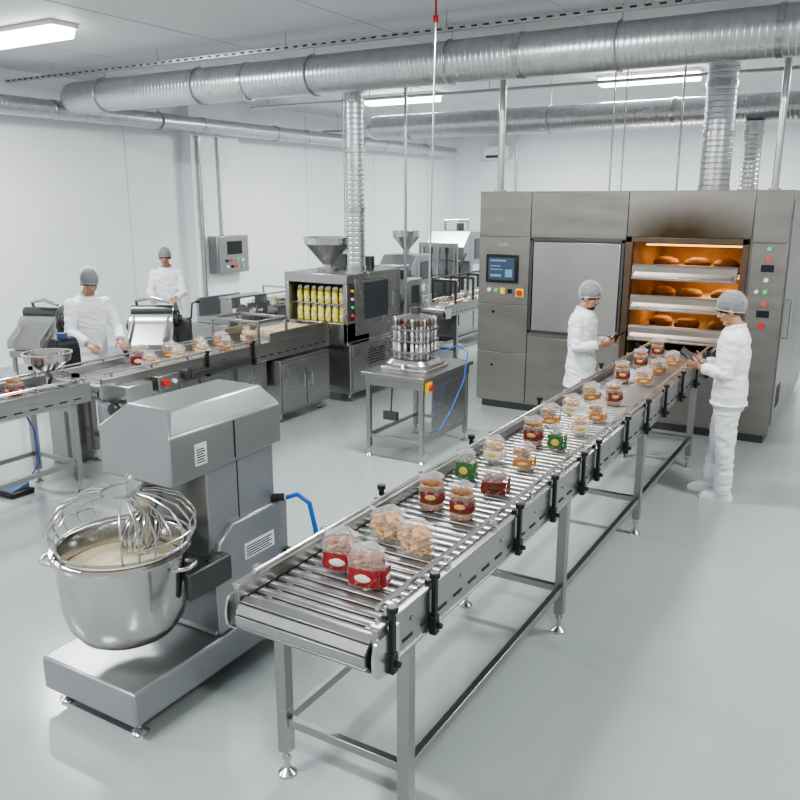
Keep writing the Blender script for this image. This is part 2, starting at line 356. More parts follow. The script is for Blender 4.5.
def pack(kind):
    lab={'red':'clear snack bag with red printed label and brown cookies','crk':'clear bag of golden square crackers','jar':'tall clear bag of layered brown and cream biscuits',
         'mar':'maroon snack bag with clear top showing biscuits','grn':'green printed snack bag with clear top','org':'clear bag of golden crackers with orange label','wht':'white and yellow printed bag of biscuits'}[kind]
    nm={'red':'snack_bag','crk':'cracker_pack','jar':'biscuit_bag','mar':'snack_bag','grn':'snack_bag','org':'cracker_pack','wht':'snack_bag'}[kind]
    r=thing(nm,lab,'snack package',(0,0,0),group=GRP,local=True)
    w,d,h={'red':(.160,.115,.185),'crk':(.165,.12,.165),'jar':(.125,.10,.195),'mar':(.155,.11,.145),'grn':(.115,.09,.175),'org':(.135,.10,.16),'wht':(.13,.10,.165)}[kind]
    lb=None
    if kind=='red':
        mk('biscuits',cookies(w*.97,d*.95,h*.82,.027,66,[brn,cr,redf]),[brn,cr,redf],r); lb=(redf,wf,.08,.50)
    elif kind=='crk':
        mk('crackers',cookies(w*1.0,d*.98,h*.80,.026,90,[cr2,cr2,cr],True),[cr2,cr2,cr],r,bevel=.002)
    elif kind=='jar':
        b=B(); rnd=random.Random(5)
        for k in range(9):
            b.mi=(0,1,2,0,1,0,2,1,0)[k]
            for i in range(11):
                a=i*.6; b.ell((math.cos(a)*.040,math.sin(a)*.030,.012+k*.0165),(.023,.020,.012),Matrix.Rotation(rnd.uniform(-.5,.5),3,'X'),n=10,m=6)
        mk('biscuits',b,[brn,cr,ch],r); lb=(mar,cr2,.25,.55)
    elif kind=='mar':
        mk('biscuits',cookies(w*.95,d*.95,h*.80,.024,50,[ch,mar,brn]),[ch,mar,brn],r); lb=(mar,ch,.08,.55)
    elif kind=='grn':
        mk('biscuits',cookies(w*.95,d*.95,h*.80,.022,48,[ch,cream,grnf]),[ch,cream,grnf],r); lb=(grnf,ylf,.10,.62)
    elif kind=='org':
        mk('crackers',cookies(w*.97,d*.95,h*.82,.022,70,[cr2,cr,brn]),[cr2,cr,brn],r); lb=(orf,cream,.15,.45)
    else:
        mk('biscuits',cookies(w*.95,d*.95,h*.82,.024,54,[cream,cr2,cr]),[cream,cr2,cr],r); lb=(wf,ylf,.18,.52)
    mk('wrapper',pouch(w*1.06,d*1.08,h),[film,filmT],r,label='clear crinkled wrapper')
    if lb:
        z0,z1=h*lb[2],h*lb[3]; n=64;p=3.2
        for c0,wd in ((-90,42),(0,42)):
            b=B(); vs=[];fs=[]; zs=(z0,(z0*2+z1)/3,(z0+2*z1)/3,z1); js=14
            for z in zs:
                for j in range(js+1):
                    a=math.radians(c0-wd+2*wd*j/js); ca,sa=math.cos(a),math.sin(a); rx=w*1.06/2*1.05; ry=d*1.08/2*1.06
                    vs.append((rx*math.copysign(abs(ca)**(2/p),ca)+.004*math.sin(z*95+1),ry*math.copysign(abs(sa)**(2/p),sa)+.003*math.sin(z*60+1),z))
            for i in range(len(zs)-1):
                for j in range(js): fs.append((i*(js+1)+j,i*(js+1)+j+1,(i+1)*(js+1)+j+1,(i+1)*(js+1)+j))
            b.add(vs,fs); b.mi=1
            if c0==-90: b.ell((0,-d*.574,(z0+z1)/2),(w*.24,.005,(z1-z0)*.26),n=16,m=6)
            else: b.ell((w*.558,0,(z0+z1)/2),(.004,d*.24,(z1-z0)*.26),n=16,m=6)
            mk('label_print',b,[lb[0],lb[1]],r,label='printed label')
    return r
protos={}; used=set()
def put(kind,x,y,z,rz,sc=1.,grp=None):
    if kind not in protos: protos[kind]=pack(kind)
    if kind not in used:
        used.add(kind); o=protos[kind]; o.location=(x,y,z); o.rotation_euler=(0,0,rz); o.scale=(sc,)*3
    else: o=dup(protos[kind],(x,y,z),rz,scale=sc)
    if grp: o['group']=grp
    return o
items=[('red',-1.85,2.62),('red',-1.67,2.55),('crk',-1.84,2.98),('crk',-1.65,2.91),('jar',-1.85,3.42),('jar',-1.66,3.38),('grn',-1.90,3.92),('mar',-1.67,3.79),('wht',-1.89,4.28),('org',-1.69,4.25),
 ('jar',-1.82,4.73),('grn',-1.65,4.70),('org',-1.89,5.22),('wht',-1.64,5.10),('wht',-1.85,5.56),('org',-1.64,5.48),('org',-1.86,6.04),('jar',-1.68,6.02),('jar',-1.85,6.85),('org',-1.66,6.83),('org',-1.66,7.32),('jar',-1.87,7.54),('org',-1.63,7.75),('jar',-1.87,8.18)]
for i,(k,x,y) in enumerate(items): put(k,x,y,ZB+.002,random.uniform(-.25,.25)+.35,.98)
# ---------------------------------------------------------------- oven
YO=8.93; ox0,ox1=-4.21,-.85; zt=2.6
ov=thing('industrial_oven','large stainless steel industrial oven with open glowing mouth','oven',((ox0+ox1)/2,10.5,0))
hx0,hx1,hz0,hz1=-2.38,-1.27,.80,2.06; yd=12.3
b=B(); b.box(ox0,YO,.1,hx0,yd,zt); b.box(hx1,YO,.1,ox1,yd,zt); b.box(hx0,YO,.1,hx1,yd,hz0); b.box(hx0,YO,hz1,hx1,yd,zt); b.box(hx0,YO+1.3,hz0,hx1,yd,hz1)
mk('body',b,ovsteel,ov)
mk('plinth',B().box(ox0+.05,YO+.06,0,ox1-.05,yd-.05,.1),steelD,ov)
sc_m=M('scorched_steel',(.335,.32,.295),.38,.88,.18,2.2)
nt=sc_m.node_tree; Lk=nt.links.new; pb=nt.nodes['Principled BSDF']; mixn=[n for n in nt.nodes if n.type=='MIX'][0]; tcn=[n for n in nt.nodes if n.type=='TEX_COORD'][0]; nzn=[n for n in nt.nodes if n.type=='TEX_NOISE'][0]
mp2=nt.nodes.new('ShaderNodeMapping'); sx,sz=.98,.58
mp2.inputs['Location'].default_value=(-(-1.825-(ox0+ox1)/2)/sx,0,-2.03/sz); mp2.inputs['Scale'].default_value=(1/sx,0,1/sz)
gr=nt.nodes.new('ShaderNodeTexGradient'); gr.gradient_type='SPHERICAL'
Lk(tcn.outputs['Object'],mp2.inputs['Vector']); Lk(mp2.outputs[0],gr.inputs['Vector'])
ad=nt.nodes.new('ShaderNodeMath'); ad.operation='MULTIPLY_ADD'; ad.inputs[1].default_value=.5; Lk(nzn.outputs['Fac'],ad.inputs[0]); Lk(gr.outputs['Fac'],ad.inputs[2])
mr=nt.nodes.new('ShaderNodeMapRange'); mr.inputs[1].default_value=.28; mr.inputs[2].default_value=.95; mr.inputs[4].default_value=.97
m3=nt.nodes.new('ShaderNodeMix'); m3.data_type='RGBA'; m3.inputs[7].default_value=(.07,.045,.02,1)
Lk(ad.outputs[0],mr.inputs[0]); Lk(mr.outputs[0],m3.inputs[0]); Lk(mixn.outputs[2],m3.inputs[6]); Lk(m3.outputs[2],pb.inputs['Base Color'])
g=.006
for x0,x1 in ((ox0,-3.56),(-3.56,-2.45),(-1.19,ox1)): py(ov,'fascia_panel',YO,x0+g,2.09,x1-g,zt-.01,ovsteel,.02)
py(ov,'fascia_panel',YO,-2.45+g,2.12,-1.19-g,zt-.01,sc_m,.02,label='steel fascia panel scorched brown above the mouth')
py(ov,'side_panel',YO,ox0+g,1.30,-3.56-g,2.08,ovsteel,.02)
py(ov,'side_panel',YO,ox0+g,.72,-3.56-g,1.29,ovsteel,.02); py(ov,'side_panel',YO,ox0+g,.12,-3.56-g,.71,ovsteel,.02)
py(ov,'side_panel',YO,-3.56+g,.12,-2.98,.93,ovsteel,.02); py(ov,'side_panel',YO,-2.97,.12,hx0-.07,.93,ovsteel,.02)
py(ov,'side_panel',YO,-1.19+g,.12,ox1-g,2.08,ovsteel,.02); py(ov,'side_panel',YO,hx0+g,.12,-1.19-g,.74,ovsteel,.02)
py(ov,'oven_door',YO-.03,-3.50,1.02,-2.50,2.04,M('door_steel',(.46,.45,.425),.32,.87,.10,3.),.03,.006,label='lighter sliding steel door')
b=B()
for z in (.985,2.045): b.box(-3.55,YO-.05,z,-2.46,YO,z+.035)
for x in (-3.55,-2.495): b.box(x,YO-.05,.985,x+.035,YO,2.08)
mk('door_frame',b,steelD,ov,bevel=.004)
b=B(); b.box(hx0-.07,YO-.06,hz0,hx0,YO+.02,hz1+.06); b.box(hx1,YO-.06,hz0,hx1+.06,YO+.02,hz1+.06); b.box(hx0-.07,YO-.06,hz1,hx1+.06,YO+.02,hz1+.06)
mk('mouth_frame',b,M('heat_stained_steel',(.16,.115,.08),.4,.85,.3,5.),ov,bevel=.005)
b=B(); b.box(hx0,YO+.02,hz0,hx0+.01,YO+1.3,hz1); b.box(hx1-.01,YO+.02,hz0,hx1,YO+1.3,hz1); b.box(hx0,YO+1.28,hz0,hx1,YO+1.3,hz1); b.box(hx0,YO+.02,hz1-.01,hx1,YO+1.3,hz1)
mk('chamber_lining',b,M('hot_chamber',(.26,.16,.09),.55,.2,.6,5.),ov)
loaf=None
lm=M('bread_crust',(.24,.11,.045),.6,0,.35,14.,.4,40.)
shm=M('shelf_steel',(.46,.42,.38),.30,.88,.15,5.)
elm=M('glowing_element',(1.,.55,.18),.5,emit=2.6)
for k,z in enumerate((1.09,1.42,1.75)):
    b=B(); b.box(hx0+.02,YO-.02,z,hx1-.02,YO+1.2,z+.03)
    b.prism([(YO-.07,z-.08),(YO-.01,z-.08),(YO-.01,z+.085),(YO-.05,z+.085),(YO-.07,z+.06)],'x',hx0+.02,hx1-.02)
    b.prism([(YO-.20,z-.065),(YO-.065,z-.02),(YO-.065,z+.005),(YO-.20,z-.04)],'x',hx0+.05,hx1-.05)
    mk('oven_shelf',b,shm,ov,bevel=.004)
    for yy in (.35,.75): mk('heating_element',B().box(hx0+.05,YO+yy,z+.262,hx1-.05,YO+yy+.04,z+.28),elm,ov)
    ld=bpy.data.lights.new('oven_glow','AREA'); ld.shape='RECTANGLE'; ld.size=.5; ld.size_y=.5; ld.energy=(5.5,9,7.5)[k]; ld.color=(1,.53,.20)
    lo=bpy.data.objects.new('oven_glow',ld); COL.objects.link(lo); lo.location=(-1.825+(-.2,.22,-.1)[k],YO+.75,z+.255)
    for i in range(3):
        x=hx0+.24+i*.32
        if loaf is None:
            loaf=thing('bread_loaf','golden brown bread loaf baking on oven shelf','bread',(0,0,0),group='loaves baking in the oven',local=True)
            mk('crust',B().rings([(0,0,0,.10,.13),(0,0,.01,.12,.15),(0,0,.05,.125,.155),(0,0,.08,.10,.13),(0,0,.095,.05,.07),(0,0,.097,.01,.02)],24,2.6),lm,loaf)
            mk('slash_mark',B().tube([(-.07,-.04,.092),(0,0,.101),(.07,.04,.092)],.008,6),cr,loaf)
            loaf.location=(x,YO+.50,z+.031)
        else: dup(loaf,(x+random.uniform(-.03,.03),YO+.50+random.uniform(-.08,.12),z+.031),random.uniform(-.6,.6))
py(ov,'infeed_plate',YO,hx0,.79,hx1,.80,steelD,.05)
s=py(ov,'control_screen',YO-.02,-4.10,1.55,-3.70,1.88,black,.03,.008,label='black framed touch screen')
py(s,'display',YO-.05,-4.065,1.585,-3.735,1.845,M('lcd_blue',(.04,.065,.10),.2,emit=.35),.003,0)
b=B(); 
for i,(x,z,w2,h2) in enumerate(((-4.04,1.80,.2,.02),(-4.04,1.74,.13,.012),(-4.04,1.70,.16,.012),(-3.85,1.62,.09,.09),(-4.04,1.62,.14,.03))): b.box(x,YO-.0545,z,x+w2,YO-.053,z+h2)
mk('display_graphics',b,M('lcd_cyan',(.14,.24,.32),.3,emit=.3),s)
btn_y(ov,-4.06,YO-.02,1.46,.022,white); btn_y(ov,-3.97,YO-.02,1.46,.022,greenG); btn_y(ov,-3.67,YO-.026,1.44,.034,red,'emergency_button')
py(ov,'warning_label',YO-.02,-3.92,1.42,-3.86,1.49,yellow,.004,0); py(ov,'selector_switch',YO-.02,-3.82,1.43,-3.77,1.48,black,.02)
py(ov,'emergency_plate',YO-.02,-3.72,1.39,-3.62,1.49,yellow,.006,.002)
py(ov,'nameplate',YO-.02,-3.96,1.98,-3.84,2.01,steelL,.004,0); btn_y(ov,-4.0,YO-.02,1.20,.014,black,'lock'); btn_y(ov,-4.0,YO-.02,.55,.014,black,'lock')
for z,m in ((2.03,greenG),(1.93,redG),(1.72,white),(1.60,greenG),(1.48,redG)): btn_y(ov,-1.02,YO-.02,z,.022,m,'indicator_lamp')
py(ov,'switch_plate',YO-.02,-1.08,1.80,-.96,1.87,black,.008); py(ov,'switch_plate',YO-.02,-1.08,1.34,-.96,1.41,black,.008)
btn_y(ov,-1.10,YO-.02,1.60,.02,white); btn_y(ov,-1.02,YO-.02,1.26,.03,red,'emergency_button')
b=B()
for i in range(8): b.box(ox1,YO+.25,.35+i*.03,ox1+.016,YO+.6,.362+i*.03)
mk('side_vent',b,dark,ov)
px(ov,'side_panel',ox1,YO+.08,.2,YO+1.6,2.5,ovsteel,.012); px(ov,'side_panel',ox1,YO+1.62,.2,YO+3.2,2.5,ovsteel,.012)
mk('door_handle',B().tube([(ox1+.012,YO+.3,1.5),(ox1+.06,YO+.3,1.5),(ox1+.06,YO+.3,1.1),(ox1+.012,YO+.3,1.1)],.012,8),steelL,ov)
# ---------------------------------------------------------------- mixer
mx=thing('dough_mixer','grey industrial dough mixer with steel bowl of batter','mixer',(-3.05,2.8,0))
X0,X1=-3.42,-2.77
mk('base',B().box(X0,2.20,.09,X1+.02,3.38,.27).prism([(2.78,.27),(3.38,.27),(3.38,.44),(2.90,.44)],'x',X0+.03,X1-.01),painted,mx,bevel=.016)
for x,y in ((X0+.07,2.28),(X1-.05,2.28),(X0+.07,3.30),(X1-.05,3.30)): mk('foot',foot_mesh(x,y,.11),steelL,mx)
mk('column',B().prism([(2.80,.70),(3.32,.70),(3.32,1.24),(2.80,1.24)],'x',X0+.14,X1-.03),painted,mx,bevel=.012)
mk('column_cover',B().prism([(2.80,.27),(3.39,.27),(3.39,.86),(2.94,.86),(2.84,.78),(2.80,.60)],'x',X0+.05,X1+.0),painted,mx,bevel=.012)
mk('column_seam',B().box(X1-.0325,3.02,.86,X1-.028,3.026,1.2),dark,mx)
hd=mk('head',B().prism([(1.20,X0+.16),(1.20,X1+.0),(1.42,X1+.0),(1.52,X1-.10),(1.52,X0+.25),(1.42,X0+.16)][::-1],'y',2.54,3.36),painted,mx,bevel=.012)
for v in hd.data.vertices:
    if v.co.z>1.48 and v.co.y<0: v.co.y+=.11
    if v.co.z>1.48 and v.co.y>.4: v.co.y-=.05
    if v.co.z<1.25 and v.co.y<0: v.co.z-=.03
mk('head_seam',B().box(X1-.001,2.98,1.21,X1+.004,2.986,1.41),dark,mx)
px(mx,'rating_plate',X1,2.70,1.24,2.78,1.35,M('label_white',(.75,.75,.75),.4),.003,0)
b=B(); 
for i in range(6): b.box(X1+.0028,2.71,1.252+i*.013,X1+.0035,2.77-.01*(i%2),1.258+i*.013)
mk('plate_print',b,dark,mx)
px(mx,'rating_plate',X1,3.02,.62,3.26,.71,MC['label_white'],.003,0)
b=B()
for i in range(5): b.box(X1+.0028,3.03,.63+i*.014,X1+.0035,3.24-.02*(i%2),.637+i*.014)
mk('plate_print',b,dark,mx)
BC=V((-3.035,2.44,0)); k_=.88
prof=[(r_*k_,z) for r_,z in [(.02,.375),(.10,.377),(.19,.395),(.265,.435),(.315,.50),(.338,.58),(.345,.70),(.35,.845),(.374,.85),(.380,.865),(.374,.88),(.352,.88),(.338,.865),(.333,.70),(.325,.59),(.30,.51),(.24,.45),(.02,.42)]]
bw=mk('bowl',B().lathe(prof,(BC.x,BC.y,0),56),polish,mx,label='polished steel mixing bowl')
for a in (math.radians(215),math.radians(15)):
    c=BC+V((math.cos(a),math.sin(a),0))*.312; t=V((-math.sin(a),math.cos(a),0)); o=V((math.cos(a),math.sin(a),0))
    mk('bowl_handle',B().tube([c+t*.06+V((0,0,.80)),c+t*.055+o*.05+V((0,0,.81)),c+t*.03+o*.07+V((0,0,.81)),c-t*.03+o*.07+V((0,0,.81)),c-t*.055+o*.05+V((0,0,.81)),c-t*.06+V((0,0,.80))],.011,10),steelL,bw)
b=B(); prof=[(.290,.74),(.288,.768),(.27,.775),(.22,.772),(.15,.785),(.08,.805),(.005,.815)]
b.lathe(prof,(BC.x,BC.y,0),40)
for v in b.v: 
    a=math.atan2(v.y-BC.y,v.x-BC.x); rr=(V((v.x,v.y,0))-BC).length
    if rr<.28: v.z+=.010*math.sin(3*a+rr*30)
mk('batter',b,M('batter_cream',(.60,.52,.35),.42,0,.08,8.,.3,12.),bw)
mk('bowl_bracket',B().box(BC.x+.29,2.55,.60,BC.x+.33,2.85,.74).box(BC.x+.24,2.74,.60,BC.x+.30,2.85,.74),steelD,mx,bevel=.01)
mk('bowl_bracket',B().box(BC.x-.33,2.55,.60,BC.x-.29,2.85,.74).box(BC.x-.30,2.74,.60,BC.x-.24,2.85,.74),steelD,mx,bevel=.01)
sh=V((-3.06,2.63,0))
mk('spindle',B().lathe([(.028,.79),(.030,.96),(.055,1.0),(.085,1.04),(.095,1.14),(.095,1.20)],(sh.x,sh.y,0),24),steelL,mx)
b=B(); wc=V((-3.045,2.53,0))
for i in range(9):
    a=math.pi*i/9; pts=[]
    for k in range(21):
        ph=math.pi*k/20
        xx=-math.cos(ph)*.15*(math.sin(ph)**.4 if 0<k<20 else 0)
        c=sh.lerp(wc,min(1,math.sin(ph)))
        pts.append((c.x+math.cos(a)*xx,c.y+math.sin(a)*xx,1.0-.225*math.sin(ph)))
    b.tube(pts,.005,6)
mk('whisk',b,polish,mx,label='balloon wire whisk dipping into batter')
b=B(); gc=V((-3.035,2.46,0))
PR=((.315,.888),(.345,.95),(.34,1.01),(.28,1.085),(.17,1.13),(.095,1.14))
def arcpts(rr,z,a0,a1,n=24): return [(gc.x+math.cos(math.radians(a0+(a1-a0)*i/n))*rr,gc.y+math.sin(math.radians(a0+(a1-a0)*i/n))*rr,z) for i in range(n+1)]
b.tube(arcpts(.315,.892,0,360,48)[:-1],.008,6,True)
b.tube(arcpts(.095,1.14,-60,262,24),.008,6)
for a0,a1,n_ in ((165,258,7),(-42,62,9)):
    b.tube(arcpts(.345,.96,a0,a1),.0055,6)
    for i in range(n_):
        a=math.radians(a0+(a1-a0)*i/(n_-1))
        b.tube([(gc.x+math.cos(a)*r_,gc.y+math.sin(a)*r_,z) for r_,z in PR],.0055,6)
mk('bowl_guard',b,steelL,mx,label='wire safety guard open at the front')
solo('water_hose',B().tube([(-2.735,3.34,.88),(-2.68,3.37,.90),(-2.62,3.40,.85),(-2.59,3.41,.70),(-2.585,3.43,.5),(-2.60,3.5,.2),(-2.66,3.6,.03),(-2.9,3.75,.016),(-3.4,3.85,.016)],.014,10),blue,'blue rubber hose leaving mixer and lying on floor','hose')
mk('hose_connector',B().cyl((-2.81,3.30,.88),(-2.75,3.34,.88),.022,n=12),black,mx)
mk('cable_clamp',B().box(-2.775,3.34,.50,-2.745,3.39,.56),black,mx,bevel=.005)
# ---------------------------------------------------------------- table with filler
tb=thing('work_table','stainless steel table with lower shelf rails','table',(-3.95,7.0,0))
tx0,tx1,ty0,ty1=-4.28,-3.62,6.50,7.50
mk('table_top',B().box(tx0-.03,ty0-.03,.83,tx1+.03,ty1+.03,.87).box(tx0,ty0,.74,tx1,ty1,.83),steel,tb,bevel=.006)
for x in (tx0+.03,tx1-.03):
    for y in (ty0+.03,ty1-.03): leg(tb,x,y,.75,.045,.1)
b=B(); b.box(tx0+.03,ty0+.015,.2,tx1-.03,ty0+.045,.235); b.box(tx0+.03,ty1-.045,.2,tx1-.03,ty1-.015,.235); b.box(tx0+.015,ty0+.03,.2,tx0+.045,ty1-.03,.235); b.box(tx1-.045,ty0+.03,.2,tx1-.015,ty1-.03,.235)
mk('stretcher_frame',b,steel,tb,bevel=.003)
mk('side_plate',B().box(tx1-.03,6.72,.2,tx1-.02,7.45,.75),steelX,tb,bevel=.003)
mk('emergency_plate',B().box(tx1+.0,6.53,.72,tx1+.035,6.62,.82),yellow,tb,bevel=.004); btn_x(tb,tx1+.035,6.575,.77,.03,red,'emergency_button')
fm=thing('filling_machine','compact filling machine with dense ring of vertical nozzles and syringes','filling machine',(-3.95,6.92,.87))
cx,cy=-3.95,6.92
mk('base_plate',B().box(cx-.26,cy-.24,.871,cx+.26,cy+.24,.90),steelL,fm,bevel=.006)
mk('base_skirt',B().rings([(cx,cy,.90,.25,.23),(cx,cy,.93,.25,.23),(cx,cy,.97,.21,.20)],40,5),steel,fm,bevel=.002)
mk('rack_frame',B().rings([(cx,cy,.97,.10,.10),(cx,cy,1.04,.10,.10),(cx,cy,1.041,.215,.21),(cx,cy,1.06,.215,.21),(cx,cy,1.061,.09,.09),(cx,cy,1.15,.09,.09),(cx,cy,1.151,.21,.205),(cx,cy,1.165,.21,.205),(cx,cy,1.166,.09,.09),(cx,cy,1.26,.09,.09),(cx,cy,1.261,.205,.20),(cx,cy,1.28,.205,.20),(cx,cy,1.281,.08,.08),(cx,cy,1.35,.08,.08),(cx,cy,1.351,.17,.17),(cx,cy,1.375,.17,.17),(cx,cy,1.40,.10,.10),(cx,cy,1.41,.06,.06)],40,4),steel,fm)
nm_=[M('syringe_white',(.70,.71,.72),.25,0,.05),M('syringe_brown',(.20,.09,.045),.4),steelL]
for ring,(rr,cnt) in enumerate(((.190,24),(.135,14))):
    for i in range(cnt):
        a=2*math.pi*i/cnt; x=cx+math.copysign(min(abs(math.cos(a))**.7*rr,rr),math.cos(a)); y=cy+math.copysign(min(abs(math.sin(a))**.7*rr,rr),math.sin(a))
        b=B(); b.lathe([(.006,.98),(.006,1.02),(.016,1.03),(.016,1.13),(.008,1.14),(.008,1.20),(.014,1.21),(.014,1.25),(.008,1.26),(.008,1.31)],(x,y,0),10); b.mi=1; b.lathe([(.013,1.31),(.018,1.32),(.018,1.37-.03*ring),(.010,1.38-.03*ring)],(x,y,0),10)
        mk('nozzle',b,[nm_[0] if i%2 else nm_[2],[nm_[1],nm_[2],steelD][i%3]],fm)
mk('motor_cap',B().cyl((cx,cy,1.40),(cx,cy,1.47),.045,n=20),steelD,fm)
mk('spout',B().tube([(cx+.02,cy-.2,.93),(cx+.02,cy-.27,.93),(cx+.02,cy-.29,.895)],.018,10),steelL,fm)
solo('air_hose',B().tube([(-3.72,7.05,1.02),(-3.62,7.2,1.08),(-3.55,7.3,1.0),(-3.54,7.2,.72),(-3.56,6.95,.45),(-3.575,6.75,.3),(-3.585,6.6,.32)],.007,8),blue,'blue air hose hanging from table filling machine','hose')
mk('junction_box',B().box(-4.05,6.47,.42,-3.9,6.515,.5),steelD,tb)
mk('junction_conduit',B().cyl((-3.975,6.50,.5),(-3.975,6.52,.75),.008,n=8),steelD,tb)
# ---------------------------------------------------------------- hopper packaging machine
hm=thing('packaging_machine','stainless packaging machine with conical hopper and viewing window','packaging machine',(-6.07,8.75,0))
a0,a1,b0,b1=-6.56,-5.6,8.13,9.40
b=B(); b.box(a0,b0+.05,.12,a1,b1,.78); b.box(a0,b0+.5,.78,a1,b1,1.62); b.box(a0,b0+.0,1.50,a1,b0+.5,1.62); b.box(a0,b0,.78,a0+.06,b0+.5,1.5); b.box(a1-.06,b0,.78,a1,b0+.5,1.5); b.box(a0,b0,.74,a1,b0+.5,1.02)
mk('body',b,steelX,hm,bevel=.008)
mk('interior_shade_panel',B().box(a0+.06,b0+.40,1.02,a1-.06,b0+.42,1.5),M('inner_shadow_grey',(.10,.105,.105),.6),hm)  # dark grey panel added behind the sachets, its colour paints the interior's shade
for x in (a0+.08,a1-.08):
    for y in (b0+.15,b1-.1): mk('foot',foot_mesh(x,y,.13),steelL,hm)
b=B(); b.box(a0+.06,b0+.08,1.235,a1-.06,b0+.40,1.245); b.box(a0+.06,b0+.39,1.02,a1-.06,b0+.40,1.245)
mk('rack_shelf',b,steelL,hm)
k0=None
ly=M('lemon_sachet',(.64,.56,.10),.4,0,.4,30.); lw=M('sachet_white_panel',(.7,.7,.62),.4)
for j,z in enumerate((1.021,1.246)):
    for i in range(7):
        if k0 is None:
            k0=thing('snack_packet','small yellow sachet standing inside viewing window','packet',(0,0,0),group='yellow sachets inside machine window',local=True)
            mk('sachet',pouch(.075,.05,.20),[ly,lw],k0)
            mk('sachet_label',B().ell((0,-.027,.07),(.022,.005,.030)),lw,k0); k0.location=(a0+.15+i*.11,b0+.12,z)
        else: dup(k0,(a0+.15+i*.11,b0+.12,z),random.uniform(-.4,.4))
mk('hopper',B().lathe([(.07,1.62),(.07,1.70),(.30,1.96),(.30,2.03),(.32,2.03),(.32,2.045),(.29,2.045),(.285,1.965),(.05,1.72),(.05,1.69)],(-6.17,8.55,0),40),steelL,hm,label='conical steel hopper')
mk('hopper_stand',B().cyl((-6.17,8.55,1.60),(-6.17,8.55,1.66),.14,n=24),steel,hm)
px(hm,'side_door',a1,b0+.16,.85,b1-.12,1.56,steelX,.018); px(hm,'side_window',a1+.018,b0+.36,1.04,b0+.92,1.50,glassD,.006,0); px(hm,'side_door',a1,b0+.1,.16,b1-.05,.74,steelX,.012)
b=B()
for i in range(6): b.box(a1+.010,b0+.45,.45+i*.035,a1+.015,b0+.85,.463+i*.035)
mk('vent',b,dark,hm)
mk('door_handle',B().tube([(a1+.018,b0+1.0,1.15),(a1+.05,b0+1.0,1.15),(a1+.05,b0+1.0,1.35),(a1+.018,b0+1.0,1.35)],.009,8),steelL,hm)
px(hm,'control_strip',a1,b0+.02,1.05,b0+.13,1.5,steelD,.02)
for i,m in enumerate((redG,greenG,white,yellow)): btn_x(hm,a1+.02,b0+.075,1.12+i*.1,.018,m)
mk('duct_flange',B().cyl((-5.72,8.52,1.615),(-5.72,8.52,1.636),.15,n=24),steelL,hm)
mk('valve_block',B().box(-6.45,9.0,1.62,-6.2,9.15,1.80),steelD,hm,bevel=.006); mk('top_motor',B().cyl((-5.9,9.1,1.62),(-5.9,9.1,1.78),.07,n=16),steelD,hm)
# ---------------------------------------------------------------- left production line
ln=thing('conveyor_belt','stainless conveyor carrying bread packs beside workers','conveyor',(-6.15,3.5,0))
conveyor(ln,-6.45,-5.82,1.6,4.50,.90,(2.4,4.32),pitch=.07)
l2=thing('conveyor_belt','stainless transfer conveyor with drive motor and control knob','conveyor',(-6.15,5.7,0))
conveyor(l2,-6.50,-5.80,4.58,8.02,.90,(5.0,6.4),pitch=.07,side=.14,clR=(5.9,6.6),clL=(5.5,6.5,7.3))
mk('motor_housing',B().box(-5.80,4.72,.74,-5.62,5.02,.90),steelL,l2,bevel=.01)
mk('drive_motor',B().cyl((-5.72,4.66,.70),(-5.72,5.08,.70),.07,n=24).cyl((-5.72,4.62,.70),(-5.72,4.66,.70),.05,n=20),steelD,l2)
mk('control_box',B().box(-5.80,5.16,.76,-5.70,5.42,.90),steel,l2,bevel=.008)
btn_x(l2,-5.70,5.24,.83,.035,red,'emergency_button'); btn_x(l2,-5.70,5.35,.83,.02,white)
mk('gear_box',B().cyl((-5.80,5.6,.84),(-5.74,5.6,.84),.06,n=20).box(-5.80,5.62,.80,-5.73,6.5,.86),steelD,l2,bevel=.005)
mk('under_housing',B().box(-6.40,5.6,.42,-5.86,6.9,.76),steelX,l2,bevel=.01)
for x in (-5.83,-6.50): mk('upper_fence',B().box(x,6.9,.955,x+.03,8.0,1.06),steel,l2,bevel=.004)
cab=thing('steel_cabinet','stainless cabinet with double doors beneath conveyor','cabinet',(-6.05,7.42,0))
mk('body',B().box(-6.44,6.96,.12,-5.72,7.9,.74),steel,cab,bevel=.006)
for y0,y1 in ((6.98,7.42),(7.44,7.88)):
    dd=px(cab,'door',-5.72,y0,.16,y1,.70,steelX,.014); 
    yy=y1-.06 if y0<7.2 else y0+.06
    mk('handle',B().tube([(-5.706,yy,.40),(-5.68,yy,.40),(-5.68,yy,.54),(-5.706,yy,.54)],.007,8),steelL,dd)
for x in (-6.36,-5.8):
    for y in (7.04,7.82): mk('foot',foot_mesh(x,y,.13),steelL,cab)
gd=thing('safety_guard','clear guard panel in steel frame over conveyor','guard',(-6.15,7.0,.97))
b=B(); ga,gb=6.72,7.2
for y in (ga,gb):
    for x in (-6.49,-5.81): b.box(x-.014,y-.014,.968,x+.014,y+.014,1.22)
for x in (-6.49,-5.81): b.box(x-.014,ga,1.19,x+.014,gb,1.22)
for y in (ga,gb): b.box(-6.49,y-.014,1.19,-5.81,y+.014,1.22)
mk('frame',b,steel,gd,bevel=.003); mk('panel',B().box(-5.815,ga,1.0,-5.81,gb,1.19),glass,gd)
r=thing('product_tray','steel tray loaded with flat cream wafers','tray',(-6.15,7.7,.905))
mk('tray',B().box(-6.42,7.3,.905,-5.88,7.98,.92).box(-6.42,7.3,.905,-6.41,7.98,.96).box(-5.89,7.3,.905,-5.88,7.98,.96),steelL,r)
w0=None
